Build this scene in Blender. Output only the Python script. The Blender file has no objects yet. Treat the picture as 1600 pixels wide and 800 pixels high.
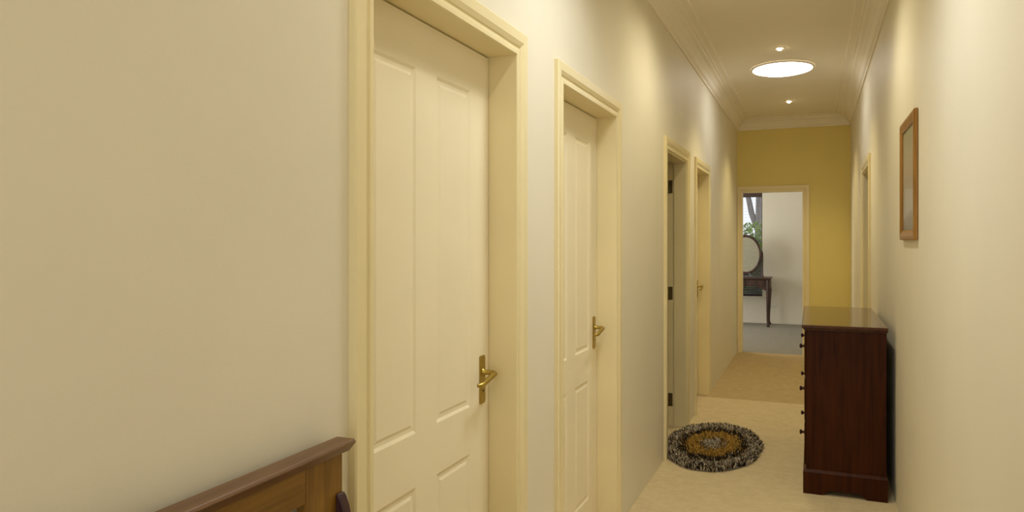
import bpy, bmesh, math, random
from mathutils import Vector, Matrix, noise

random.seed(7)
S = bpy.context.scene
COL = S.collection
PI = math.pi

# ------------------------------------------------------------------ materials
def new_mat(name):
    m = bpy.data.materials.new(name); m.use_nodes = True
    nt = m.node_tree
    return m, nt, nt.nodes['Principled BSDF']

def setp(b, color=None, rough=None, metal=None, spec=None, coat=None):
    if color is not None: b.inputs['Base Color'].default_value = (*color, 1)
    if rough is not None: b.inputs['Roughness'].default_value = rough
    if metal is not None: b.inputs['Metallic'].default_value = metal
    if spec is not None: b.inputs['Specular IOR Level'].default_value = spec
    if coat is not None:
        b.inputs['Coat Weight'].default_value = coat
        b.inputs['Coat Roughness'].default_value = 0.12

def N(nt, t, **kw):
    n = nt.nodes.new(t)
    for k, v in kw.items():
        if k in n.inputs: n.inputs[k].default_value = v
        else: setattr(n, k, v)
    return n

def coords(nt, scale=(1, 1, 1), rot=(0, 0, 0)):
    tc = nt.nodes.new('ShaderNodeTexCoord'); mp = nt.nodes.new('ShaderNodeMapping')
    mp.inputs['Scale'].default_value = scale; mp.inputs['Rotation'].default_value = rot
    nt.links.new(tc.outputs['Object'], mp.inputs['Vector'])
    return mp.outputs['Vector']

def ramp(nt, fac, stops):
    r = nt.nodes.new('ShaderNodeValToRGB')
    e = r.color_ramp.elements
    while len(e) < len(stops): e.new(0.5)
    for el, (p, c) in zip(e, stops): el.position = p; el.color = (*c, 1)
    nt.links.new(fac, r.inputs['Fac'])
    return r.outputs['Color']

def bump(nt, b, height, strength, dist=0.002):
    bp = nt.nodes.new('ShaderNodeBump')
    bp.inputs['Strength'].default_value = strength; bp.inputs['Distance'].default_value = dist
    nt.links.new(height, bp.inputs['Height']); nt.links.new(bp.outputs['Normal'], b.inputs['Normal'])

def paint(name, color, rough=0.6, var=0.03, scale=3.0, bstr=0.15, bscale=180, spec=0.3):
    m, nt, b = new_mat(name); setp(b, color, rough, spec=spec)
    v = coords(nt)
    n = N(nt, 'ShaderNodeTexNoise', Scale=scale, Detail=3.0); nt.links.new(v, n.inputs['Vector'])
    lo = tuple(c * (1 - var) for c in color); hi = tuple(min(1, c * (1 + var)) for c in color)
    nt.links.new(ramp(nt, n.outputs['Fac'], [(0.3, lo), (0.7, hi)]), b.inputs['Base Color'])
    n2 = N(nt, 'ShaderNodeTexNoise', Scale=bscale, Detail=2.0); nt.links.new(v, n2.inputs['Vector'])
    bump(nt, b, n2.outputs['Fac'], bstr)
    return m

def wood(name, dark, light, rough=0.35, scale=(60, 60, 3), coat=0.0, spec=0.4):
    m, nt, b = new_mat(name); setp(b, dark, rough, spec=spec, coat=coat)
    v = coords(nt, scale)
    n = N(nt, 'ShaderNodeTexNoise', Scale=1.0, Detail=6.0, Roughness=0.6, Distortion=0.4)
    nt.links.new(v, n.inputs['Vector'])
    nt.links.new(ramp(nt, n.outputs['Fac'], [(0.32, dark), (0.68, light)]), b.inputs['Base Color'])
    bump(nt, b, n.outputs['Fac'], 0.08, 0.001)
    return m

def plain(name, color, rough=0.5, metal=0.0, spec=0.5):
    m, nt, b = new_mat(name); setp(b, color, rough, metal, spec)
    v = coords(nt)
    n = N(nt, 'ShaderNodeTexNoise', Scale=40.0, Detail=2.0); nt.links.new(v, n.inputs['Vector'])
    lo = tuple(c * .92 for c in color); hi = tuple(min(1, c * 1.08) for c in color)
    nt.links.new(ramp(nt, n.outputs['Fac'], [(0.3, lo), (0.7, hi)]), b.inputs['Base Color'])
    return m

def carpet(name, lo, hi):
    m, nt, b = new_mat(name); setp(b, lo, 0.95, spec=0.1)
    v = coords(nt)
    n = N(nt, 'ShaderNodeTexNoise', Scale=14.0, Detail=8.0, Roughness=0.85); nt.links.new(v, n.inputs['Vector'])
    nt.links.new(ramp(nt, n.outputs['Fac'], [(0.35, lo), (0.65, hi)]), b.inputs['Base Color'])
    n2 = N(nt, 'ShaderNodeTexNoise', Scale=260.0, Detail=3.0); nt.links.new(v, n2.inputs['Vector'])
    bump(nt, b, n2.outputs['Fac'], 0.5, 0.004)
    return m

def emit(name, color, strength):
    m = bpy.data.materials.new(name); m.use_nodes = True; nt = m.node_tree
    nt.nodes.remove(nt.nodes['Principled BSDF'])
    e = nt.nodes.new('ShaderNodeEmission'); e.inputs['Color'].default_value = (*color, 1)
    e.inputs['Strength'].default_value = strength
    nt.links.new(e.outputs[0], nt.nodes['Material Output'].inputs['Surface'])
    return m

WALL = paint('wall_paint', (0.755, 0.708, 0.58), 0.55, 0.02, 2.5, 0.12, 480, 0.3)
FARWALL_LAMPLIT = paint('far_wall_lamplit', (0.75, 0.638, 0.245), 0.6, 0.025, 2.5, 0.2, 220, 0.3)  # stronger yellow puts the warm halogen light into the wall colour
BEDWALL = paint('bedroom_paint', (0.76, 0.73, 0.66), 0.7, 0.02, 2.5, 0.1, 200)
CEIL = paint('ceiling_paint', (0.84, 0.79, 0.68), 0.8, 0.02, 2.0, 0.1, 150, 0.2)
TRIM = paint('trim_gloss_paint', (0.79, 0.69, 0.42), 0.35, 0.02, 4.0, 0.05, 90, 0.45)
LEAF = paint('door_leaf_paint', (0.84, 0.76, 0.56), 0.5, 0.02, 4.0, 0.06, 90, 0.3)
CARPET = carpet('wool_carpet', (0.52, 0.42, 0.25), (0.63, 0.52, 0.33))
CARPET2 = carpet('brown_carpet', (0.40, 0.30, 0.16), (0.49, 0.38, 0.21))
CARPET3 = carpet('grey_carpet', (0.25, 0.235, 0.205), (0.31, 0.29, 0.255))
BRASS = plain('aged_brass', (0.42, 0.30, 0.07), 0.33, 0.9)
HINGE = plain('tarnished_brass', (0.16, 0.12, 0.05), 0.4, 0.8)
DARKMETAL = plain('dark_hole', (0.02, 0.018, 0.015), 0.5)
MAHOG = wood('mahogany', (0.026, 0.005, 0.0006), (0.056, 0.013, 0.0016), 0.42, (40, 40, 3), 0.0, 0.12)
MAHOGTOP = wood('mahogany_top', (0.035, 0.009, 0.005), (0.07, 0.02, 0.01), 0.14, (40, 3, 40), 0.25)
OAK = wood('orange_oak', (0.15, 0.07, 0.006), (0.26, 0.13, 0.016), 0.4, (70, 70, 4))
OAKCAP = wood('brown_cap_wood', (0.12, 0.06, 0.025), (0.19, 0.10, 0.045), 0.4, (60, 4, 60))
OAKRAIL = wood('oak_rail_wood', (0.15, 0.07, 0.006), (0.26, 0.13, 0.016), 0.4, (70, 4, 70))
DARKWOOD = wood('dark_arm_wood', (0.035, 0.012, 0.012), (0.07, 0.028, 0.03), 0.38, (50, 50, 6), 0.0, 0.3)
FRAMEWOOD = wood('picture_frame_wood', (0.22, 0.095, 0.008), (0.34, 0.16, 0.018), 0.35, (60, 60, 6))
VANWOOD = wood('vanity_wood', (0.030, 0.014, 0.012), (0.085, 0.045, 0.040), 0.3, (30, 30, 6))
MIRROR = plain('mirror_glass', (0.48, 0.48, 0.42), 0.04, 1.0)
BLIND = plain('blind_slat', (0.06, 0.035, 0.03), 0.45)
WHITEP = plain('white_plastic', (0.78, 0.76, 0.70), 0.4)
BARK = wood('tree_bark', (0.14, 0.12, 0.13), (0.4, 0.36, 0.37), 0.9, (9, 9, 2))
GREEN = plain('leaf_green', (0.20, 0.33, 0.04), 0.5)
GRASS = plain('lawn_green', (0.10, 0.14, 0.04), 0.9)
SKYLIGHT = emit('skylight_diffuser', (1.0, 0.98, 0.93), 12.0)
LAMP = emit('halogen_lamp', (1.0, 0.80, 0.50), 30.0)

gm = bpy.data.materials.new('window_glass'); gm.use_nodes = True
nt = gm.node_tree; nt.nodes.remove(nt.nodes['Principled BSDF'])
mx = nt.nodes.new('ShaderNodeMixShader'); mx.inputs[0].default_value = 0.07
t_ = nt.nodes.new('ShaderNodeBsdfTransparent'); g_ = nt.nodes.new('ShaderNodeBsdfGlossy'); g_.inputs['Roughness'].default_value = 0.02
nt.links.new(t_.outputs[0], mx.inputs[1]); nt.links.new(g_.outputs[0], mx.inputs[2])
nt.links.new(mx.outputs[0], nt.nodes['Material Output'].inputs['Surface'])
GLASS = gm

# ------------------------------------------------------------------ mesh helpers
def box(bm, a, b):
    x0, y0, z0 = a; x1, y1, z1 = b
    vs = [bm.verts.new(p) for p in ((x0,y0,z0),(x1,y0,z0),(x1,y1,z0),(x0,y1,z0),(x0,y0,z1),(x1,y0,z1),(x1,y1,z1),(x0,y1,z1))]
    for f in ((0,3,2,1),(4,5,6,7),(0,1,5,4),(1,2,6,5),(2,3,7,6),(3,0,4,7)): bm.faces.new([vs[i] for i in f])

def loft(bm, rings, closed=True, caps=True):
    """rings: lists of points with equal count; bridge consecutive rings."""
    vr = [[bm.verts.new(p) for p in r] for r in rings]
    n = len(vr[0])
    for a, b in zip(vr, vr[1:]):
        for i in range(n if closed else n - 1):
            j = (i + 1) % n
            bm.faces.new([a[i], a[j], b[j], b[i]])
    if caps:
        bm.faces.new(vr[0]); bm.faces.new(vr[-1])

def lathe(bm, prof, origin=(0, 0, 0), axis='Z', n=32, caps=True):
    o = Vector(origin); rings = []
    for r, h in prof:
        ring = []
        for i in range(n):
            t = 2 * PI * i / n; c, s = r * math.cos(t), r * math.sin(t)
            p = {'Z': (c, s, h), 'X': (h, c, s), 'Y': (c, h, s)}[axis]
            ring.append(o + Vector(p))
        rings.append(ring)
    loft(bm, rings, True, caps)

def tube(bm, pts, rads, n=12):
    pts = [Vector(p) for p in pts]
    if not isinstance(rads, (list, tuple)): rads = [rads] * len(pts)
    rings = []
    ref = None
    for i, p in enumerate(pts):
        d = (pts[min(i + 1, len(pts) - 1)] - pts[max(i - 1, 0)]).normalized()
        if ref is None:
            ref = d.orthogonal().normalized()
        ref = (ref - d * ref.dot(d)).normalized()
        w = d.cross(ref)
        rings.append([p + (ref * math.cos(2*PI*k/n) + w * math.sin(2*PI*k/n)) * rads[i] for k in range(n)])
    loft(bm, rings)

def prism(bm, poly, axis, a, b):
    """poly of 2D points extruded along axis from a to b. axis X: (y,z); Y: (x,z); Z: (x,y)"""
    def P(q, h):
        return {'X': (h, q[0], q[1]), 'Y': (q[0], h, q[1]), 'Z': (q[0], q[1], h)}[axis]
    loft(bm, [[P(q, a) for q in poly], [P(q, b) for q in poly]])

def obj(name, bm, mat, parent=None, origin=None, smooth=False, bev=0.0, seg=2):
    bmesh.ops.recalc_face_normals(bm, faces=bm.faces[:])
    if origin is None:
        origin = Vector((0, 0, 0))
        if parent is not None: origin = PW[parent.name].copy()
        elif bm.verts:
            lo = Vector([min(v.co[i] for v in bm.verts) for i in range(3)]); hi = Vector([max(v.co[i] for v in bm.verts) for i in range(3)])
            origin = Vector(((lo.x+hi.x)/2, (lo.y+hi.y)/2, lo.z))
    origin = Vector(origin)
    bmesh.ops.translate(bm, verts=bm.verts[:], vec=-origin)
    me = bpy.data.meshes.new(name); bm.to_mesh(me); bm.free()
    me.materials.append(mat)
    if smooth:
        for p in me.polygons: p.use_smooth = True
        try: me.set_sharp_from_angle(angle=math.radians(40))
        except Exception: pass
    o = bpy.data.objects.new(name, me); COL.objects.link(o)
    if parent is not None:
        o.parent = parent; o.location = origin - PW[parent.name]
    else:
        o.location = origin
    PW[o.name] = origin
    if bev > 0:
        md = o.modifiers.new('Bevel', 'BEVEL'); md.width = bev; md.segments = seg; md.limit_method = 'ANGLE'
        md.angle_limit = math.radians(35); md.harden_normals = False
    return o
PW = {}

def empty(name, loc):
    o = bpy.data.objects.new(name, None); COL.objects.link(o); o.location = loc
    o.empty_display_size = 0.1
    PW[o.name] = Vector(loc)
    return o

def tag(o, label=None, cat=None, group=None, kind=None):
    if label: o['label'] = label
    if cat: o['category'] = cat
    if group: o['group'] = group
    if kind: o['kind'] = kind
    return o

def struct(name, bm, mat, label, cat, **kw):
    return tag(obj(name, bm, mat, **kw), label, cat, kind='structure')

# ------------------------------------------------------------------ the place
XL, XR = -0.90, 0.415          # corridor walls
YB, YF = -1.6, 9.77            # wall behind, far wall
H = 2.95                       # ceiling
TH = 0.14                      # wall thickness
BX0, BX1, BY0, BY1 = -3.2, 1.6, YF + 0.12, 13.35   # bedroom

JT = 0.02
doors = dict(d1=(1.375, 2.214), d2=(2.695, 3.52), d3=(4.876, 5.715), d4=(6.205, 6.965))
ZT = 2.03
R5 = (6.47, 7.36)
FO = (-0.837, -0.125)

def wall_run(bm, lo, hi, y0, y1, openings, zt, along='Y'):
    """wall slab between lo..hi in the thickness axis, with door openings"""
    def B(a0, a1, z0, z1):
        if along == 'Y': box(bm, (lo, a0, z0), (hi, a1, z1))
        else: box(bm, (a0, lo, z0), (a1, hi, z1))
    p = y0
    for a, b in openings:
        B(p, a - JT, 0, H); B(a - JT, b + JT, zt + JT, H); p = b + JT
    B(p, y1, 0, H)

bm = bmesh.new(); wall_run(bm, XL - TH, XL, YB, YF, list(doors.values()), ZT)
struct('wall_left', bm, WALL, 'long cream painted wall with four doorways, on the left of the corridor', 'wall')
bm = bmesh.new(); wall_run(bm, XR, XR + TH, YB, YF, [R5], ZT)
struct('wall_right', bm, WALL, 'cream painted wall on the right of the corridor, behind the chest and the picture', 'wall')
bm = bmesh.new(); wall_run(bm, YF, YF + 0.12, XL - TH, XR + TH, [FO], ZT, 'X')
struct('wall_far', bm, FARWALL_LAMPLIT, 'wall tinted yellow for warm lamplight, closing the far end of the corridor above the bedroom doorway', 'wall')
bm = bmesh.new(); box(bm, (XL - TH, YB - 0.12, 0), (XR + TH, YB, H))
struct('wall_back', bm, WALL, 'cream wall closing the near end of the corridor', 'wall')

bm = bmesh.new(); box(bm, (-4.4, YB - 0.12, -0.1), (2.9, 6.88, 0))
struct('floor', bm, CARPET, 'light beige carpet on the near part of the corridor, under the rug and chest', 'floor')
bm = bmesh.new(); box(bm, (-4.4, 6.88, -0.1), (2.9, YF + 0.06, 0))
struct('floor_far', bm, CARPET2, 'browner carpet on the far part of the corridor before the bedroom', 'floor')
bm = bmesh.new(); box(bm, (-4.4, YF + 0.06, -0.1), (2.9, BY1 + 0.14, 0))
struct('floor_bedroom', bm, CARPET3, 'greyish carpet on the bedroom floor beyond the far doorway', 'floor')
bm = bmesh.new(); box(bm, (-4.4, YB - 0.12, H), (2.9, BY1 + 0.14, H + 0.1))
struct('ceiling', bm, CEIL, 'off white flat ceiling with downlights and a round skylight', 'ceiling')

# side rooms behind the two open doors (unlit)
bm = bmesh.new()
box(bm, (-4.2, 3.8, 0), (XL - TH, 3.92, H)); box(bm, (-4.2, 6.98, 0), (XL - TH, 7.1, H)); box(bm, (-4.32, 3.8, 0), (-4.2, 7.1, H))
struct('wall_side_room_left', bm, WALL, 'unlit walls of the room behind the open third door on the left', 'wall')
bm = bmesh.new()
box(bm, (XR + TH, 5.6, 0), (2.6, 5.72, H)); box(bm, (XR + TH, 8.4, 0), (2.6, 8.52, H)); box(bm, (2.6, 5.6, 0), (2.72, 8.52, H))
struct('wall_side_room_right', bm, WALL, 'unlit walls of the room behind the doorway on the right', 'wall')

# bedroom shell
WX0, WX1, WZ0, WZ1 = -2.2, -0.815, 0.46, 2.24
bm = bmesh.new()
box(bm, (BX0, BY1, 0), (WX0, BY1 + 0.14, H)); box(bm, (WX1, BY1, 0), (BX1, BY1 + 0.14, H))
box(bm, (WX0, BY1, 0), (WX1, BY1 + 0.14, WZ0)); box(bm, (WX0, BY1, WZ1), (WX1, BY1 + 0.14, H))
struct('wall_bedroom_back', bm, BEDWALL, 'pale wall at the back of the bedroom beyond the far doorway, with the window', 'wall')
bm = bmesh.new(); box(bm, (BX0 - 0.12, BY0, 0), (BX0, BY1 + 0.14, H)); struct('wall_bedroom_left', bm, BEDWALL, 'pale left wall of the bedroom', 'wall')
bm = bmesh.new(); box(bm, (BX1, BY0, 0), (BX1 + 0.12, BY1 + 0.14, H)); struct('wall_bedroom_right', bm, BEDWALL, 'pale right wall of the bedroom', 'wall')
bm = bmesh.new(); box(bm, (BX0, YF, 0), (XL - TH, BY0, H)); box(bm, (XR + TH, YF, 0), (BX1, BY0, H))
struct('wall_bedroom_front', bm, BEDWALL, 'bedroom wall beside the far doorway', 'wall')

# cornice, mitred at the corners
cor = [(0, 0.13), (0.012, 0.13), (0.014, 0.112), (0.03, 0.10), (0.045, 0.07), (0.07, 0.045), (0.095, 0.035), (0.1, 0.022),
       (0.118, 0.020), (0.122, 0.012), (0.165, 0.010), (0.17, 0.0), (0, 0)]
def cornice(name, P, L0, L1, label):
    bm = bmesh.new()
    loft(bm, [[P(L0 + o, o, H - d) for o, d in cor], [P(L1 - o, o, H - d) for o, d in cor]])
    struct(name, bm, CEIL, label, 'cornice')
cornice('trim_1', lambda a, o, z: (XL + o, a, z), YB, YF, 'stepped plaster cornice along the top of the left wall')
cornice('trim_2', lambda a, o, z: (XR - o, a, z), YB, YF, 'stepped plaster cornice along the top of the right wall')
cornice('trim_3', lambda a, o, z: (a, YF - o, z), XL, XR, 'stepped plaster cornice across the top of the far wall')

# ------------------------------------------------------------------ doors
ARCH = [(0, 0), (0, 0.009), (0.003, 0.012), (0.016, 0.012), (0.020, 0.008), (0.027, 0.008), (0.032, 0.012), (0.046, 0.018), (0.076, 0.0185), (0.08, 0.015), (0.08, 0)]

def side(which):
    """P(along, out, z): a point in world space, out measured from the wall face into the corridor"""
    if which == 'L': return lambda a, o, z: (XL + o, a, z)
    if which == 'R': return lambda a, o, z: (XR - o, a, z)
    return lambda a, o, z: (a, YF - o, z)

def frame_parts(root, P, a0, a1, depth, w=0.08, wl=None):
    wl = w if wl is None else wl
    bm = bmesh.new()
    k = w / 0.08; kl = wl / 0.08
    rings = []
    for q in ((-1, 0), (-1, 1), (1, 1), (1, 0)):
        ring = []
        for ww, t in ARCH:
            a = a0 - ww * kl if q[0] < 0 else a1 + ww * k
            ring.append(P(a, t, (ZT + ww) if q[1] else 0.0))
        rings.append(ring)
    loft(bm, rings)
    obj('architrave', bm, TRIM, root)
    bm = bmesh.new()
    def bx(s0, s1, z0, z1):
        p, q = P(s0, 0, z0), P(s1, -depth, z1)
        box(bm, tuple(min(i, j) for i, j in zip(p, q)), tuple(max(i, j) for i, j in zip(p, q)))
    bx(a0 - JT, a0, 0, ZT + JT); bx(a1, a1 + JT, 0, ZT + JT); bx(a0, a1, ZT, ZT + JT)
    obj('jamb', bm, TRIM, root)

def leaf_bm(w, h, t):
    """four-panel leaf; local: x across 0..w, y thickness (front at y=0, back y=t), z 0..h"""
    bm = bmesh.new()
    m = w * 0.166; g = 0.118; pw = (w - 2 * m - g) / 2
    xs = [0, m, m + pw, m + pw + g, w - m, w]
    zs = [0, 0.19, 0.755, 0.90, 1.885, h]
    for yy, sgn in ((0, 1), (t, -1)):
        V = {}
        for i, x in enumerate(xs):
            for j, z in enumerate(zs): V[i, j] = bm.verts.new((x, yy, z))
        panels = []
        for i in range(5):
            for j in range(5):
                q = [V[i, j], V[i + 1, j], V[i + 1, j + 1], V[i, j + 1]]
                f = bm.faces.new(q if sgn > 0 else q[::-1])
                if i in (1, 3) and j in (1, 3): panels.append(f)
        for f in panels:
            f.normal_update()
            for th, dp in ((0.012, -0.0042), (0.014, 0.0), (0.012, 0.0028), (0.004, 0.0)):
                bmesh.ops.inset_region(bm, faces=[f], thickness=th, depth=0)
                n = Vector((0, -sgn, 0))
                bmesh.ops.translate(bm, verts=list(f.verts), vec=n * dp)
    # edges around
    ringf = [(0, 0), (w, 0), (w, h), (0, h)]
    for i in range(4):
        a, b = ringf[i], ringf[(i + 1) % 4]
        bm.faces.new([bm.verts.new((a[0], 0, a[1])), bm.verts.new((b[0], 0, b[1])), bm.verts.new((b[0], t, b[1])), bm.verts.new((a[0], t, a[1]))])
    bmesh.ops.remove_doubles(bm, verts=bm.verts[:], dist=1e-5)
    return bm

def place_bm(bm, o, ex, ey, ez=(0, 0, 1)):
    M = Matrix(((ex[0], ey[0], ez[0], o[0]), (ex[1], ey[1], ez[1], o[1]), (ex[2], ey[2], ez[2], o[2]), (0, 0, 0, 1)))
    bmesh.ops.transform(bm, matrix=M, verts=bm.verts[:])
    return bm

def handle(root, P, a, out):
    """long-plate lever handle; a = centre along the wall, out = leaf face"""
    bm = bmesh.new()
    z0, z1, hw, t = 0.903, 1.058, 0.019, 0.006
    pl = [(-hw, z0 + .004), (-hw + .004, z0), (hw - .004, z0), (hw, z0 + .004), (hw, z1 - .004), (hw - .004, z1), (-hw + .004, z1), (-hw, z1 - .004)]
    rings = [[P(a + x, out, z) for x, z in pl], [P(a + x, out + t * .6, z) for x, z in pl],
             [P(a + x * .82, out + t, (z - .98) * .95 + .98) for x, z in pl]]
    loft(bm, rings)
    h = obj('door_handle', bm, BRASS, root, smooth=False)
    bm = bmesh.new()
    zz = 1.005
    tube(bm, [P(a, out + .004, zz), P(a, out + .012, zz), P(a, out + .030, zz), P(a, out + .042, zz - .001), P(a - .006, out + .048, zz - .002),
              P(a - .03, out + .048, zz - .007), P(a - .06, out + .048, zz - .013), P(a - .09, out + .047, zz - .021), P(a - .105, out + .042, zz - .023), P(a - .110, out + .036, zz - .022)],
         [.014, .009, .008, .009, .0095, .009, .0085, .008, .0075, .005], 12)
    obj('lever', bm, BRASS, h, smooth=True)
    bm = bmesh.new()
    tube(bm, [P(a, out + .0045, .945), P(a, out + .0068, .945)], [.004, .004], 10)
    obj('keyhole', bm, DARKMETAL, h)
    return h

def closed_door(name, which, a0, a1, label, knob=True):
    P = side(which)
    root = empty(name, P((a0 + a1) / 2, 0, 0)); tag(root, label, 'door', kind='structure')
    frame_parts(root, P, a0, a1, TH)
    w = a1 - a0 - 0.006; out = -0.09
    bm = leaf_bm(w, ZT - 0.014, 0.035)
    place_bm(bm, P(a0 + 0.003, out, 0.010), (0, 1, 0), (-1, 0, 0) if which == 'L' else (1, 0, 0))
    obj('leaf', bm, LEAF, root)
    handle(root, P, a1 - 0.055, out)
    # stop bead behind the leaf closes the gap
    bm = bmesh.new()
    for s0, s1, z0, z1 in ((a0, a0 + .012, 0, ZT), (a1 - .012, a1, 0, ZT), (a0 + .012, a1 - .012, ZT - .012, ZT)):
        p, q = P(s0, -0.1265, z0), P(s1, -TH, z1)
        box(bm, tuple(min(i, j) for i, j in zip(p, q)), tuple(max(i, j) for i, j in zip(p, q)))
    obj('door_stop', bm, TRIM, root)
    return root

SW = math.radians(165)
def open_door(name, which, a0, a1, label):
    P = side(which)
    root = empty(name, P((a0 + a1) / 2, 0, 0)); tag(root, label, 'door', kind='structure')
    frame_parts(root, P, a0, a1, TH)
    w = a1 - a0 - 0.006
    bm = leaf_bm(w, ZT - 0.014, 0.035)
    # hinged on the far jamb and swung well back into the side room
    sx = -1 if which == 'L' else 1
    ca, sa = math.cos(SW), math.sin(SW)
    pv = P(a1 - 0.004, -TH - 0.012, 0.010)
    ex = (sx * sa, -ca, 0); ey = (sx * ca, sa, 0)
    place_bm(bm, Vector(pv) - Vector(ey) * .035, ex, ey)
    lf = obj('leaf', bm, LEAF, root)
    bm = bmesh.new()
    for s0, s1, z0, z1 in ((a0, a0 + .013, 0, ZT), (a1 - .013, a1, 0, ZT), (a0 + .013, a1 - .013, ZT - .013, ZT)):
        p, q = P(s0, 0, z0), P(s1, -.092, z1)
        box(bm, tuple(min(i, j) for i, j in zip(p, q)), tuple(max(i, j) for i, j in zip(p, q)))
    obj('door_stop', bm, TRIM, root)
    for z in (0.20, 1.02, 1.84):
        bm = bmesh.new()
        c = P(a1 - 0.008, -TH + 0.004, z)
        for k in range(5):
            lathe(bm, [(0.006, z - .05 + .02 * k + .001), (0.0072, z - .05 + .02 * k + .003), (0.0072, z - .05 + .02 * k + .017), (0.006, z - .05 + .02 * k + .019)], (c[0], c[1], 0), 'Z', 12)
        p, q = P(a1 - 0.0025, -TH + 0.004, z - .05), P(a1 - .0005, -TH + 0.036, z + .05)
        box(bm, tuple(min(i, j) for i, j in zip(p, q)), tuple(max(i, j) for i, j in zip(p, q)))
        obj('hinge', bm, HINGE, root)
    # handle near the free edge of the leaf
    E = Vector(ex); Nn = -Vector(ey); o0 = Vector(pv) + Nn * .035 + E * (w - .055)
    Q = lambda d, t, z: tuple(o0 + E * d + Nn * t + Vector((0, 0, z - .010)))
    bm = bmesh.new(); loft(bm, [[Q(x, t, z) for x, z in ((-.019, .903), (.019, .903), (.019, 1.058), (-.019, 1.058))] for t in (0, .006)])
    h = obj('door_handle', bm, BRASS, root, bev=0.002)
    bm = bmesh.new()
    tube(bm, [Q(0, .004, 1.005), Q(0, .03, 1.005), Q(-.006, .045, 1.004), Q(-.05, .047, .998), Q(-.10, .044, .985)], [.009, .008, .009, .0085, .006])
    obj('lever', bm, BRASS, h, smooth=True)
    return root

closed_door('door_1', 'L', *doors['d1'], 'nearest cream four panel door on the left, beside the wooden settle, with a brass lever handle')
closed_door('door_2', 'L', *doors['d2'], 'second cream panelled door on the left wall, between the nearest door and the dark open doorway')
open_door('door_3', 'L', *doors['d3'], 'open doorway on the left beside the round rug, dark inside with hinges showing')
closed_door('door_4', 'L', *doors['d4'], 'farthest door on the left wall, just past the dark open doorway')
open_door('door_5', 'R', *R5, 'doorway in the right wall above the far end of the dark chest')
r6 = empty('door_6', (sum(FO) / 2, YF, 0)); tag(r6, 'open doorway frame in the far wall looking into the pale bedroom', 'doorway', kind='structure')
frame_parts(r6, side('F'), FO[0], FO[1], 0.12, 0.08, 0.06)

# ------------------------------------------------------------------ chest of drawers
CX0, CX1, CY0, CY1 = -0.038, 0.370, 4.49, 5.74
ch = empty('chest_of_drawers', ((CX0 + CX1) / 2, (CY0 + CY1) / 2, 0))
tag(ch, 'dark mahogany chest of drawers with a glossy top standing against the right wall', 'chest of drawers')
bm = bmesh.new(); box(bm, (CX0, CY0, 0.125), (CX1, CY1, 0.924)); obj('body', bm, MAHOG, ch, bev=0.004)
bm = bmesh.new()
tp = [(0, 0.922), (0.012, 0.922), (0.016, 0.930), (0.022, 0.934), (0.024, 0.944), (0.020, 0.951)]
rings = []
for e, z in tp:
    e2 = min(e, .012)
    rings.append([(CX0 - e, CY0 - e, z), (CX1 + e2 * .4, CY0 - e, z), (CX1 + e2 * .4, CY1 + e, z), (CX0 - e, CY1 + e, z)])
loft(bm, rings); obj('top', bm, MAHOGTOP, ch)
# plinth with bracket feet
bm = bmesh.new()
def bracket(a0, a1):
    L = a1 - a0
    return [(a0, 0), (a0 + L*.24, 0), (a0 + L*.26, .010), (a0 + L*.30, .022), (a0 + L*.34, .030), (a1 - L*.34, .030), (a1 - L*.30, .022), (a1 - L*.26, .010), (a1 - L*.24, 0), (a1, 0), (a1, .118), (a0, .118)]
PX0, PX1, PY0, PY1 = CX0 - .016, CX1 + .004, CY0 - .016, CY1 + .016
prism(bm, bracket(PX0, PX1), 'Y', PY0, PY0 + .02); prism(bm, bracket(PX0, PX1), 'Y', PY1 - .02, PY1)
prism(bm, bracket(PY0 + .02, PY1 - .02), 'X', PX0, PX0 + .02); prism(bm, bracket(PY0 + .02, PY1 - .02), 'X', PX1 - .02, PX1)
obj('plinth', bm, MAHOG, ch)
bm = bmesh.new()
rings = []
for e, z in ((.016, .118), (.016, .122), (.010, .130), (.002, .136)):
    rings.append([(CX0 - e, CY0 - e, z), (CX1 + min(e, .004), CY0 - e, z), (CX1 + min(e, .004), CY1 + e, z), (CX0 - e, CY1 + e, z)])
loft(bm, rings); obj('plinth_moulding', bm, MAHOG, ch)
for z0, z1, zk in ((.150, .385, .257), (.402, .640, .524), (.657, .905, .783)):
    bm = bmesh.new(); box(bm, (CX0 - .010, CY0 + .03, z0), (CX0 + .002, CY1 - .03, z1))
    dr = obj('drawer', bm, MAHOG, ch, bev=0.004)
    for yk in (4.84, 5.38):
        bm = bmesh.new()
        lathe(bm, [(.013, CX0 - .008), (.013, CX0 - .014), (.007, CX0 - .018), (.007, CX0 - .024), (.014, CX0 - .030), (.015, CX0 - .035), (.010, CX0 - .040), (.003, CX0 - .041)], (0, yk, zk), 'X', 20)
        obj('knob', bm, DARKWOOD, dr, smooth=True)

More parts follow.
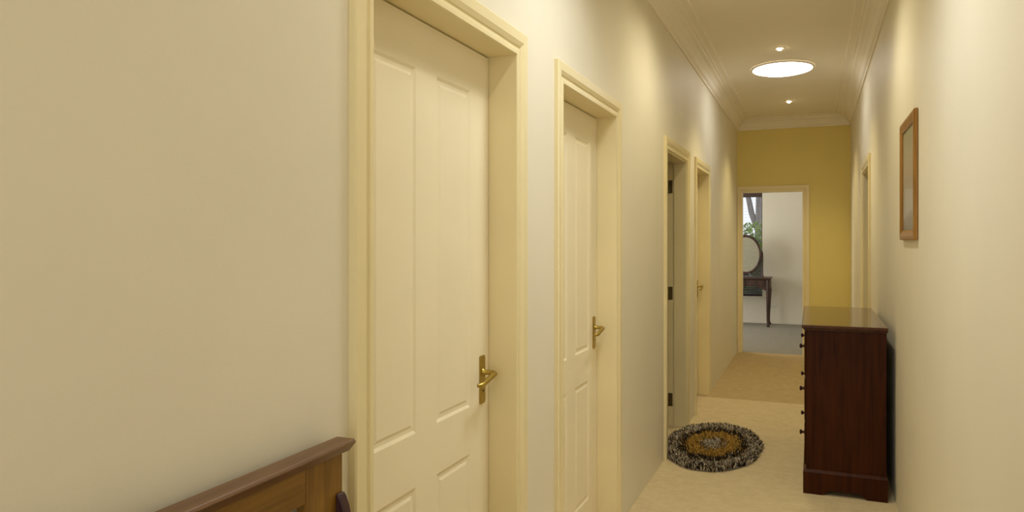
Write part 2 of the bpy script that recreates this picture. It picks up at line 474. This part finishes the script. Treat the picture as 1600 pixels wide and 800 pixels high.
# ------------------------------------------------------------------ rug
rc = (-0.642, 5.235); RA, RB = 0.315, 0.585
rug = empty('rug', (rc[0], rc[1], 0))
tag(rug, 'shaggy oval rug with gold and black rings on the beige carpet by the open doorway', 'rug')
RUGBASE = plain('rug_backing', (0.16, 0.13, 0.10), 0.95)
bm = bmesh.new()
ring = lambda s, z: [(rc[0] + RA * s * math.cos(t), rc[1] + RB * s * math.sin(t), z) for t in [2 * PI * i / 64 for i in range(64)]]
loft(bm, [ring(.985, .0005), ring(1.0, .004), ring(.985, .009)])
obj('backing', bm, RUGBASE, rug)
pm, nt, b = new_mat('shag_pile'); setp(b, (.5, .4, .3), .9, spec=.1)
at = nt.nodes.new('ShaderNodeAttribute'); at.attribute_name = 'yarn'
nt.links.new(at.outputs['Color'], b.inputs['Base Color'])
def yarn(r):
    gold = random.choice(((.52, .31, .06), (.42, .24, .045), (.60, .39, .11), (.28, .16, .035)))
    blk = random.choice(((.012, .009, .007), (.03, .022, .015), (.06, .042, .025)))
    grey = random.choice(((.46, .38, .27), (.30, .24, .16), (.62, .54, .42), (.20, .15, .10), (.78, .72, .60)))
    q = random.random()
    if r < .17: return grey if q < .8 else blk
    if r < .27: return grey if q < .35 else (blk if q < .65 else gold)
    if r < .55: return gold if q < .90 else blk
    if r < .72: return blk if q < .85 else (gold if q < .93 else grey)
    if r > .90: return grey if q < .45 else (blk if q < .94 else (.30, .2, .09))
    return grey if q < .64 else (blk if q < .90 else (.30, .2, .09))
vs, fs, cs = [], [], []
NT = 13000
for i in range(NT):
    r = math.sqrt(random.random()); t = random.random() * 2 * PI
    wob = 1 + .012 * math.sin(9 * t) + random.uniform(-.012, .02)
    x = RA * r * wob * math.cos(t); y = RB * r * wob * math.sin(t)
    hgt = random.uniform(.020, .034); w = random.uniform(.0022, .0038)
    lx, ly = random.gauss(0, .010) + .008 * r * math.cos(t), random.gauss(0, .010) + .008 * r * math.sin(t)
    c = yarn(r + random.gauss(0, .02) + .075 * noise.noise(Vector((x * 22, y * 12, 1.7)))); k = random.uniform(.8, 1.15)
    base = len(vs); ph = random.random() * PI
    for zf, wf, lf in ((0, 1, 0), (.6, 1.1, .35), (1, .35, 1)):
        for j in range(3):
            a = ph + 2 * PI * j / 3
            vs.append((x + lx * lf + w * wf * math.cos(a), y + ly * lf + w * wf * math.sin(a), .006 + hgt * zf * (1 - .25 * lf * (abs(lx) + abs(ly)) / .02 * .5)))
            cs.append((c[0] * k, c[1] * k, c[2] * k, 1))
    for L in (0, 3):
        for j in range(3):
            fs.append((base + L + j, base + L + (j + 1) % 3, base + L + 3 + (j + 1) % 3, base + L + 3 + j))
    fs.append((base + 6, base + 7, base + 8))
me = bpy.data.meshes.new('pile'); me.from_pydata(vs, [], fs); me.update()
ca = me.color_attributes.new('yarn', 'FLOAT_COLOR', 'POINT')
ca.data.foreach_set('color', [q for c in cs for q in c])
me.materials.append(pm)
po = bpy.data.objects.new('pile', me); COL.objects.link(po); po.parent = rug

# ------------------------------------------------------------------ picture
pf = empty('framed_picture', (XR, 3.85, 1.43))
tag(pf, 'framed picture in an orange brown wooden frame hanging on the right wall', 'picture')
PYa, PYb, PZa, PZb = 3.570, 4.130, 1.430, 1.996
fw = .046
prof = [(0, 0), (0, .012), (.004, .016), (.018, .017), (.030, .014), (.040, .011), (fw, .008), (fw, 0)]   # (inwards, thickness)
rings = []
bm = bmesh.new()
cn = [(PYa, PZa, 1, 1), (PYb, PZa, -1, 1), (PYb, PZb, -1, -1), (PYa, PZb, 1, -1)]
for y, z, sy, sz in cn + cn[:1]:
    rings.append([(XR - .002 - t, y + sy * i, z + sz * i) for i, t in prof])
loft(bm, rings, True, False); bmesh.ops.remove_doubles(bm, verts=bm.verts[:], dist=1e-5)
obj('frame', bm, FRAMEWOOD, pf)
pm2, nt, b = new_mat('faded_print'); setp(b, (.5, .5, .4), .5)
v = coords(nt)
n1 = N(nt, 'ShaderNodeTexNoise', Scale=5.0, Detail=5.0); nt.links.new(v, n1.inputs['Vector'])
sep = nt.nodes.new('ShaderNodeSeparateXYZ'); nt.links.new(v, sep.inputs[0])
ad = N(nt, 'ShaderNodeMath', operation='MULTIPLY_ADD'); nt.links.new(n1.outputs['Fac'], ad.inputs[0]); ad.inputs[1].default_value = .12; nt.links.new(sep.outputs['Z'], ad.inputs[2])
mr = N(nt, 'ShaderNodeMapRange'); nt.links.new(ad.outputs[0], mr.inputs['Value']); mr.inputs['From Min'].default_value = .10; mr.inputs['From Max'].default_value = .58
nt.links.new(ramp(nt, mr.outputs[0], [(0.0, (.24, .21, .15)), (.12, (.27, .23, .17)), (.2, (.44, .42, .36)), (.45, (.42, .36, .28)), (.6, (.45, .36, .27)), (.75, (.42, .38, .26)), (1.0, (.30, .29, .17))]), b.inputs['Base Color'])
bm = bmesh.new(); box(bm, (XR - .0055, PYa + fw - .004, PZa + fw - .004), (XR - .003, PYb - fw + .004, PZb - fw + .004))
obj('print', bm, pm2, pf)
bm = bmesh.new(); box(bm, (XR - .0085, PYa + fw - .003, PZa + fw - .003), (XR - .0065, PYb - fw + .003, PZb - fw + .003))
obj('glass', bm, GLASS, pf)

# ------------------------------------------------------------------ settle (only the end of its back is in view)
BE = 1.222; BS = -0.42
st = empty('wooden_settle', (-0.65, (BE + BS) / 2, 0))
tag(st, 'wooden settle with a brown capped oak back and dark arm against the left wall', 'settle')
bm = bmesh.new()
prism(bm, [(-.876, 1.040), (-.835, 1.040), (-.831, 1.034), (-.846, 1.016), (-.856, 1.012), (-.876, 1.012)], 'Y', BS, BE)
obj('cap_rail', bm, OAKCAP, st, bev=.0015)
bx_, fx_ = -.882, -.857
for y0, y1 in ((1.104, 1.213), (BS + .01, BS + .12)):
    bm = bmesh.new(); box(bm, (bx_, y0, .0), (fx_, y1, 1.013)); obj('back_post', bm, OAK, st, bev=.002)
bm = bmesh.new(); box(bm, (bx_ + .002, BS + .12, .947), (fx_ - .002, 1.104, 1.013)); obj('back_rail', bm, OAKRAIL, st, bev=.002)
bm = bmesh.new(); box(bm, (bx_ + .002, BS + .12, .50), (fx_ - .002, 1.104, .58)); obj('back_rail', bm, OAKRAIL, st, bev=.002)
ns = 5; span = 1.104 - (BS + .12)
for k in range(ns):
    yc = BS + .12 + span * (k + 1) / (ns + 1)
    bm = bmesh.new(); box(bm, (bx_ + .006, yc - .03, .575), (fx_ - .006, yc + .03, .950)); obj('back_slat', bm, OAK, st, bev=.002)
arm = [(-.857, .50), (-.857, .937), (-.852, .938), (-.846, .930), (-.839, .912), (-.832, .885), (-.818, .84), (-.79, .78), (-.75, .73), (-.69, .695), (-.60, .675),
       (-.47, .665), (-.44, .655), (-.43, .635), (-.44, .612), (-.47, .605), (-.62, .61), (-.70, .60), (-.76, .56), (-.80, .50)]
for y0 in (1.190, BS + .012):
    bm = bmesh.new(); prism(bm, arm, 'Y', y0, y0 + .022); obj('arm', bm, DARKWOOD, st, bev=.003)
    bm = bmesh.new(); box(bm, (-.475, y0 - .012, 0), (-.435, y0 + .034, .612)); obj('leg', bm, DARKWOOD, st, bev=.003)
bm = bmesh.new(); box(bm, (-.857, BS + .035, .42), (-.41, 1.188, .45)); obj('seat', bm, OAKRAIL, st, bev=.006)
bm = bmesh.new(); box(bm, (-.47, BS + .046, .34), (-.445, 1.178, .42)); obj('seat_rail', bm, OAKRAIL, st, bev=.002)

# ------------------------------------------------------------------ ceiling lights
sk = empty('skylight', (-0.255, 6.94, H)); tag(sk, 'round white tubular skylight glowing in the corridor ceiling', 'skylight')
bm = bmesh.new(); lathe(bm, [(.248, H - .001), (.248, H - .010), (.252, H - .013), (.268, H - .010), (.272, H - .001)], (-.255, 6.94, 0), 'Z', 64, False); obj('trim_ring', bm, CEIL, sk, smooth=True)
bm = bmesh.new(); lathe(bm, [(.250, H - .004), (.246, H - .012), (.20, H - .026), (.12, H - .036), (.04, H - .040), (.005, H - .0405)], (-.255, 6.94, 0), 'Z', 64); obj('diffuser', bm, SKYLIGHT, sk, smooth=True)
sk.scale = (1, 1.14, 1)
def downlight(y, label, energy, first=[None]):
    x = -.248
    d = empty('downlight', (x, y, H)); tag(d, label, 'downlight', 'recessed downlights in the corridor ceiling')
    bm = bmesh.new(); lathe(bm, [(.020, H - .001), (.021, H - .004), (.030, H - .006), (.040, H - .004), (.043, H - .0005)], (x, y, 0), 'Z', 32, False); obj('bezel', bm, CEIL, d, smooth=True)
    bm = bmesh.new(); lathe(bm, [(.018, H - .002), (.018, H - .012), (.016, H - .016), (.010, H - .019), (.002, H - .020)], (x, y, 0), 'Z', 24); obj('lamp', bm, LAMP, d, smooth=True)
def spot(y, energy, color=(1, .74, .40), x=-.248, ang=110):
    l = bpy.data.lights.new('halogen_or_added_light', 'SPOT'); l.energy = energy; l.color = color
    l.spot_size = math.radians(ang); l.spot_blend = .9; l.shadow_soft_size = .03
    o = bpy.data.objects.new('halogen_or_added_light', l); COL.objects.link(o); o.location = (x, y, H - .03)
downlight(6.197, 'tiny bright downlight just nearer than the round skylight', 0)
downlight(8.60, 'tiny bright downlight beyond the round skylight, near the far wall', 0)
HC = (1, .825, .41)
spot(6.197, 54, HC); spot(8.60, 54, HC)
# unseen wide spots added in the nearer ceiling to brighten the corridor
spot(4.2, 44, (1, .90, .63), ang=155); spot(1.4, 17, (1, .92, .78), ang=168)
def area(name, loc, rot, sx, sy, e, color, shape='RECTANGLE'):
    l = bpy.data.lights.new(name, 'AREA'); l.shape = shape; l.size = sx; l.size_y = sy; l.energy = e; l.color = color
    o = bpy.data.objects.new(name, l); COL.objects.link(o); o.location = loc; o.rotation_euler = rot
    return o
area('skylight_daylight', (-.255, 2.45, H - .02), (0, 0, 0), .5, .5, 12.5, (.96, 1.0, 1.0), 'DISK').data.spread = math.radians(128)
area('added_rear_fill', (-.25, YB + .05, 1.5), (PI / 2, 0, 0), 1.1, 2.2, 19, (.97, 1.0, .99))  # unseen fill added behind the camera; the back wall has no opening
area('added_bedroom_fill', (BX0 + .05, 11.7, 1.5), (0, -PI / 2, 0), 1.6, 1.8, 62, (1.0, .97, .88))  # unseen fill added at the bedroom's left wall, which has no window

# ------------------------------------------------------------------ bedroom: window, blind, dressing table, socket
wn = empty('window_1', ((WX0 + WX1) / 2, BY1, WZ0)); tag(wn, 'tall bedroom window with a dark frame seen through the far doorway', 'window', kind='structure')
bm = bmesh.new()
yy0, yy1 = BY1 + .06, BY1 + .10
for a, c in (((WX0, yy0, WZ0), (WX1, yy1, WZ0 + .04)), ((WX0, yy0, WZ1 - .05), (WX1, yy1, WZ1)), ((WX0, yy0, WZ0 + .04), (WX0 + .04, yy1, WZ1 - .05)), ((WX1 - .012, yy0, WZ0 + .04), (WX1, yy1, WZ1 - .05)), ((-1.52, yy0, WZ0 + .04), (-1.48, yy1, WZ1 - .05))): box(bm, a, c)
obj('window_frame', bm, VANWOOD, wn)
bm = bmesh.new(); box(bm, (WX0 + .04, BY1 + .078, WZ0 + .04), (WX1 - .012, BY1 + .082, WZ1 - .05)); obj('pane', bm, GLASS, wn)
bm = bmesh.new(); box(bm, (WX0 - .04, BY1 - .025, WZ0 - .03), (WX1 + .03, BY1 + .06, WZ0)); obj('window_sill', bm, BEDWALL, wn, bev=.004)
bl = empty('venetian_blind', ((WX0 + WX1) / 2, BY1 + .03, WZ0)); tag(bl, 'dark venetian blind hanging in the bedroom window behind the dressing table', 'blind')
bm = bmesh.new(); box(bm, (WX0 + .01, BY1 + .005, WZ1 - .07), (WX1 - .006, BY1 + .05, WZ1 - .005)); obj('head_rail', bm, BLIND, bl)
nsl = 60
for k in range(nsl):
    z = WZ0 + .03 + (WZ1 - .09 - WZ0 - .03) * k / (nsl - 1)
    bm = bmesh.new(); tilt = .0015 if z > 1.18 else .010
    loft(bm, [[(x, BY1 + .014, z - tilt), (x, BY1 + .027, z + .001), (x, BY1 + .040, z + tilt), (x, BY1 + .040, z + tilt + .0015), (x, BY1 + .027, z + .0025), (x, BY1 + .014, z - tilt + .0015)] for x in (WX0 + .015, WX1 - .012)])
    obj('slat', bm, BLIND, bl)
for x in (WX0 + .2, -1.2, WX1 - .16):
    bm = bmesh.new(); tube(bm, [(x, BY1 + .027, WZ0 + .02), (x, BY1 + .027, WZ1 - .06)], .0012, 6); obj('cord', bm, BLIND, bl)

VX0, VX1, VY0, VY1 = -1.70, -.66, 12.74, 13.22
dt = empty('dressing_table', ((VX0 + VX1) / 2, (VY0 + VY1) / 2, 0)); tag(dt, 'dark wooden dressing table with an oval swing mirror in the bedroom, under the window', 'dressing table')
bm = bmesh.new()
rings = [[(VX0 - e, VY0 - e, z), (VX1 + e, VY0 - e, z), (VX1 + e, VY1 + e, z), (VX0 - e, VY1 + e, z)] for e, z in ((.0, .775), (.012, .78), (.018, .79), (.018, .80), (.010, .812))]
loft(bm, rings); obj('table_top', bm, VANWOOD, dt)
bm = bmesh.new()
ap = [(VX0 + .01, .60), (VX0 + .08, .60), (VX0 + .14, .635), (VX0 + .22, .66), (VX1 - .22, .66), (VX1 - .14, .635), (VX1 - .08, .60), (VX1 - .01, .60), (VX1 - .01, .777), (VX0 + .01, .777)]
prism(bm, ap, 'Y', VY0 + .012, VY0 + .03); prism(bm, ap, 'Y', VY1 - .03, VY1 - .012)
for x in (VX0 + .012, VX1 - .03): box(bm, (x, VY0 + .03, .62), (x + .018, VY1 - .03, .777))
obj('apron', bm, VANWOOD, dt)
for x0, x1 in ((VX0 + .09, VX0 + .36), (VX0 + .385, VX1 - .385), (VX1 - .36, VX1 - .09)):
    bm = bmesh.new(); box(bm, (x0, VY0 + .002, .672), (x1, VY0 + .02, .762)); dw = obj('drawer', bm, VANWOOD, dt, bev=.003)
    bm = bmesh.new(); lathe(bm, [(.004, VY0 + .004), (.005, VY0 - .012), (.014, VY0 - .018), (.013, VY0 - .026), (.003, VY0 - .030)], ((x0 + x1) / 2, 0, .717), 'Y', 14); obj('knob', bm, DARKMETAL, dw, smooth=True)
for x in (VX0 + .03, VX1 - .03):
    for y in (VY0 + .032, VY1 - .032):
        sx = -1 if x < -1.1 else 1; sy = -1 if y < 12.9 else 1
        bm = bmesh.new()
        tube(bm, [(x, y, .775), (x, y, .66), (x + sx*.002, y + sy*.002, .58), (x, y, .45), (x - sx*.004, y - sy*.004, .28), (x - sx*.007, y - sy*.007, .12), (x - sx*.005, y - sy*.005, .05), (x + sx*.004, y + sy*.004, .02), (x + sx*.004, y + sy*.004, 0)],
             [.028, .028, .034, .028, .022, .017, .017, .026, .024], 16)
        obj('leg', bm, VANWOOD, dt, smooth=True)
mc = (-1.055, 13.0, 1.185); ma, mb_ = .235, .315
bm = bmesh.new(); rings = []
for i in range(49):
    t = 2 * PI * i / 48; cx, cz = math.cos(t), math.sin(t)
    rings.append([(mc[0] + (ma + q) * cx, mc[1] + d, mc[2] + (mb_ + q) * cz) for q, d in ((-.024, -.006), (-.012, -.018), (.010, -.018), (.018, -.004), (.012, .014), (-.024, .014))])
loft(bm, rings, True, False); bmesh.ops.remove_doubles(bm, verts=bm.verts[:], dist=1e-5)
mf = obj('mirror_frame', bm, VANWOOD, dt, smooth=True)
bm = bmesh.new(); prism(bm, [(mc[0] + (ma - .018) * math.cos(2*PI*i/48), mc[2] + (mb_ - .018) * math.sin(2*PI*i/48)) for i in range(48)], 'Y', mc[1] - .003, mc[1] + .006)
obj('mirror_glass', bm, MIRROR, mf)
for s in (-1, 1):
    bm = bmesh.new()
    xx = mc[0] + s * (ma + .03)
    tube(bm, [(xx, mc[1] + .01, .81), (xx, mc[1] + .01, .86), (xx, mc[1] + .01, .95), (xx + s * .004, mc[1] + .01, 1.10), (xx, mc[1] + .01, 1.19), (xx, mc[1] + .01, 1.24)], [.020, .012, .011, .010, .011, .006], 12)
    tube(bm, [(xx, mc[1] + .01, 1.185), (mc[0] + s * (ma + .010), mc[1] + .004, 1.185)], .006, 8)
    obj('mirror_post', bm, VANWOOD, dt, smooth=True)

so = empty('wall_socket', (-.631, BY1, .315)); tag(so, 'small white power socket low on the pale bedroom wall right of the dressing table', 'wall socket')
bm = bmesh.new(); box(bm, (-.674, BY1 - .009, .280), (-.588, BY1 - .0005, .350)); obj('face_plate', bm, WHITEP, so, bev=.003)
for x in (-.650, -.612):
    bm = bmesh.new(); box(bm, (x - .006, BY1 - .0125, .325), (x + .006, BY1 - .0085, .340)); obj('switch', bm, WHITEP, so, bev=.001)
    bm = bmesh.new()
    for dx, dz, a in ((-.006, .302, .6), (.006, .302, -.6), (0, .292, 0)):
        box(bm, (x + dx - .0012, BY1 - .0095, dz - .004), (x + dx + .0012, BY1 - .0088, dz + .004))
    obj('pin_slots', bm, DARKMETAL, so)

# ------------------------------------------------------------------ garden outside the bedroom window
bm = bmesh.new(); box(bm, (-12, BY1 + .15, -.2), (8, 30, -.05)); struct('ground', bm, GRASS, 'lawn outside the bedroom window', 'ground')
tr = empty('tree', (-1.02, 16.4, -.05)); tag(tr, 'grey barked tree trunk outside the bedroom window', 'tree')
bm = bmesh.new()
tube(bm, [(-.98, 16.4, -.05), (-1.0, 16.4, .6), (-1.0, 16.42, 1.3), (-.98, 16.4, 1.8), (-.97, 16.4, 2.3), (-.96, 16.4, 3.0), (-.9, 16.4, 4.2), (-.85, 16.4, 6.0)], [.24, .20, .17, .16, .16, .15, .12, .08], 18)
tube(bm, [(-1.04, 16.42, 1.5), (-1.22, 16.45, 2.0), (-1.34, 16.5, 2.6), (-1.6, 16.6, 4.0)], [.07, .06, .05, .03], 12)
obj('trunk', bm, BARK, tr, smooth=True)
def leaves(name, parent, c, r, n, size, mat):
    vs, fs = [], []
    for i in range(n):
        while True:
            p = Vector((random.uniform(-1, 1), random.uniform(-1, 1), random.uniform(-1, 1)))
            if p.length < 1: break
        p = p * (1 / max(p.length, .25)) * (p.length ** .5)
        p = Vector((c[0] + p.x * r[0], c[1] + p.y * r[1], c[2] + p.z * r[2]))
        d = Vector((random.gauss(0, 1), random.gauss(0, 1), random.gauss(0, 1))).normalized(); u = d.orthogonal().normalized(); w = d.cross(u)
        s = size * random.uniform(.6, 1.3); b0 = len(vs)
        for q in (-u * s, -u * .1 * s + w * .42 * s + d * .08 * s, u * s, -u * .1 * s - w * .42 * s + d * .08 * s): vs.append(tuple(p + q - PW[parent.name]))
        fs += [(b0, b0 + 1, b0 + 2), (b0, b0 + 2, b0 + 3)]
    me = bpy.data.meshes.new(name); me.from_pydata(vs, [], fs); me.materials.append(mat)
    o = bpy.data.objects.new(name, me); COL.objects.link(o); o.parent = parent
    return o
leaves('foliage', tr, (-1.1, 16.5, 4.6), (1.6, 1.4, 1.2), 1500, .09, GREEN)
for x, y, zc, rr, lab in ((-1.02, 15.2, .85, (.75, .5, .95), 'leafy green shrub outside the bedroom window, behind the oval mirror'),
                          (-2.75, 15.5, .85, (.7, .5, .95), 'leafy green shrub outside the bedroom window, left of the mirror shrub')):
    sh = empty('shrub', (x, y, -.05)); tag(sh, lab, 'shrub')
    bm = bmesh.new()
    for k in range(5):
        a = k * 1.26; tube(bm, [(x, y, -.05), (x + .15 * math.cos(a), y + .15 * math.sin(a), .4), (x + .35 * math.cos(a), y + .3 * math.sin(a), 1.0)], [.02, .015, .006], 8)
    obj('stem', bm, BARK, sh)
    leaves('foliage', sh, (x, y, zc), rr, 2600, .05, GREEN)

# ------------------------------------------------------------------ sky, camera, view
w = bpy.data.worlds.new('World'); S.world = w; w.use_nodes = True
bg = w.node_tree.nodes['Background']; bg.inputs['Color'].default_value = (.90, .95, 1.0, 1); bg.inputs['Strength'].default_value = 1.3

cam = bpy.data.cameras.new('Camera'); co = bpy.data.objects.new('Camera', cam); COL.objects.link(co)
F = 1150.0
cam.sensor_width = 36.0; cam.lens = F / 1600 * 36.0; cam.shift_y = -25 / 1600; cam.clip_start = .02
co.location = (0, 0, 1.43); co.rotation_euler = (PI / 2, 0, math.atan2(1271 - 800, F))
S.camera = co
S.view_settings.view_transform = 'Standard'; S.view_settings.look = 'None'
S.view_settings.gamma = 1.0; S.view_settings.use_curve_mapping = False; S.view_settings.exposure = 0.0
S.cycles.use_denoising = True
S.cycles.max_bounces = 10; S.cycles.diffuse_bounces = 8; S.cycles.sample_clamp_indirect = 6.0
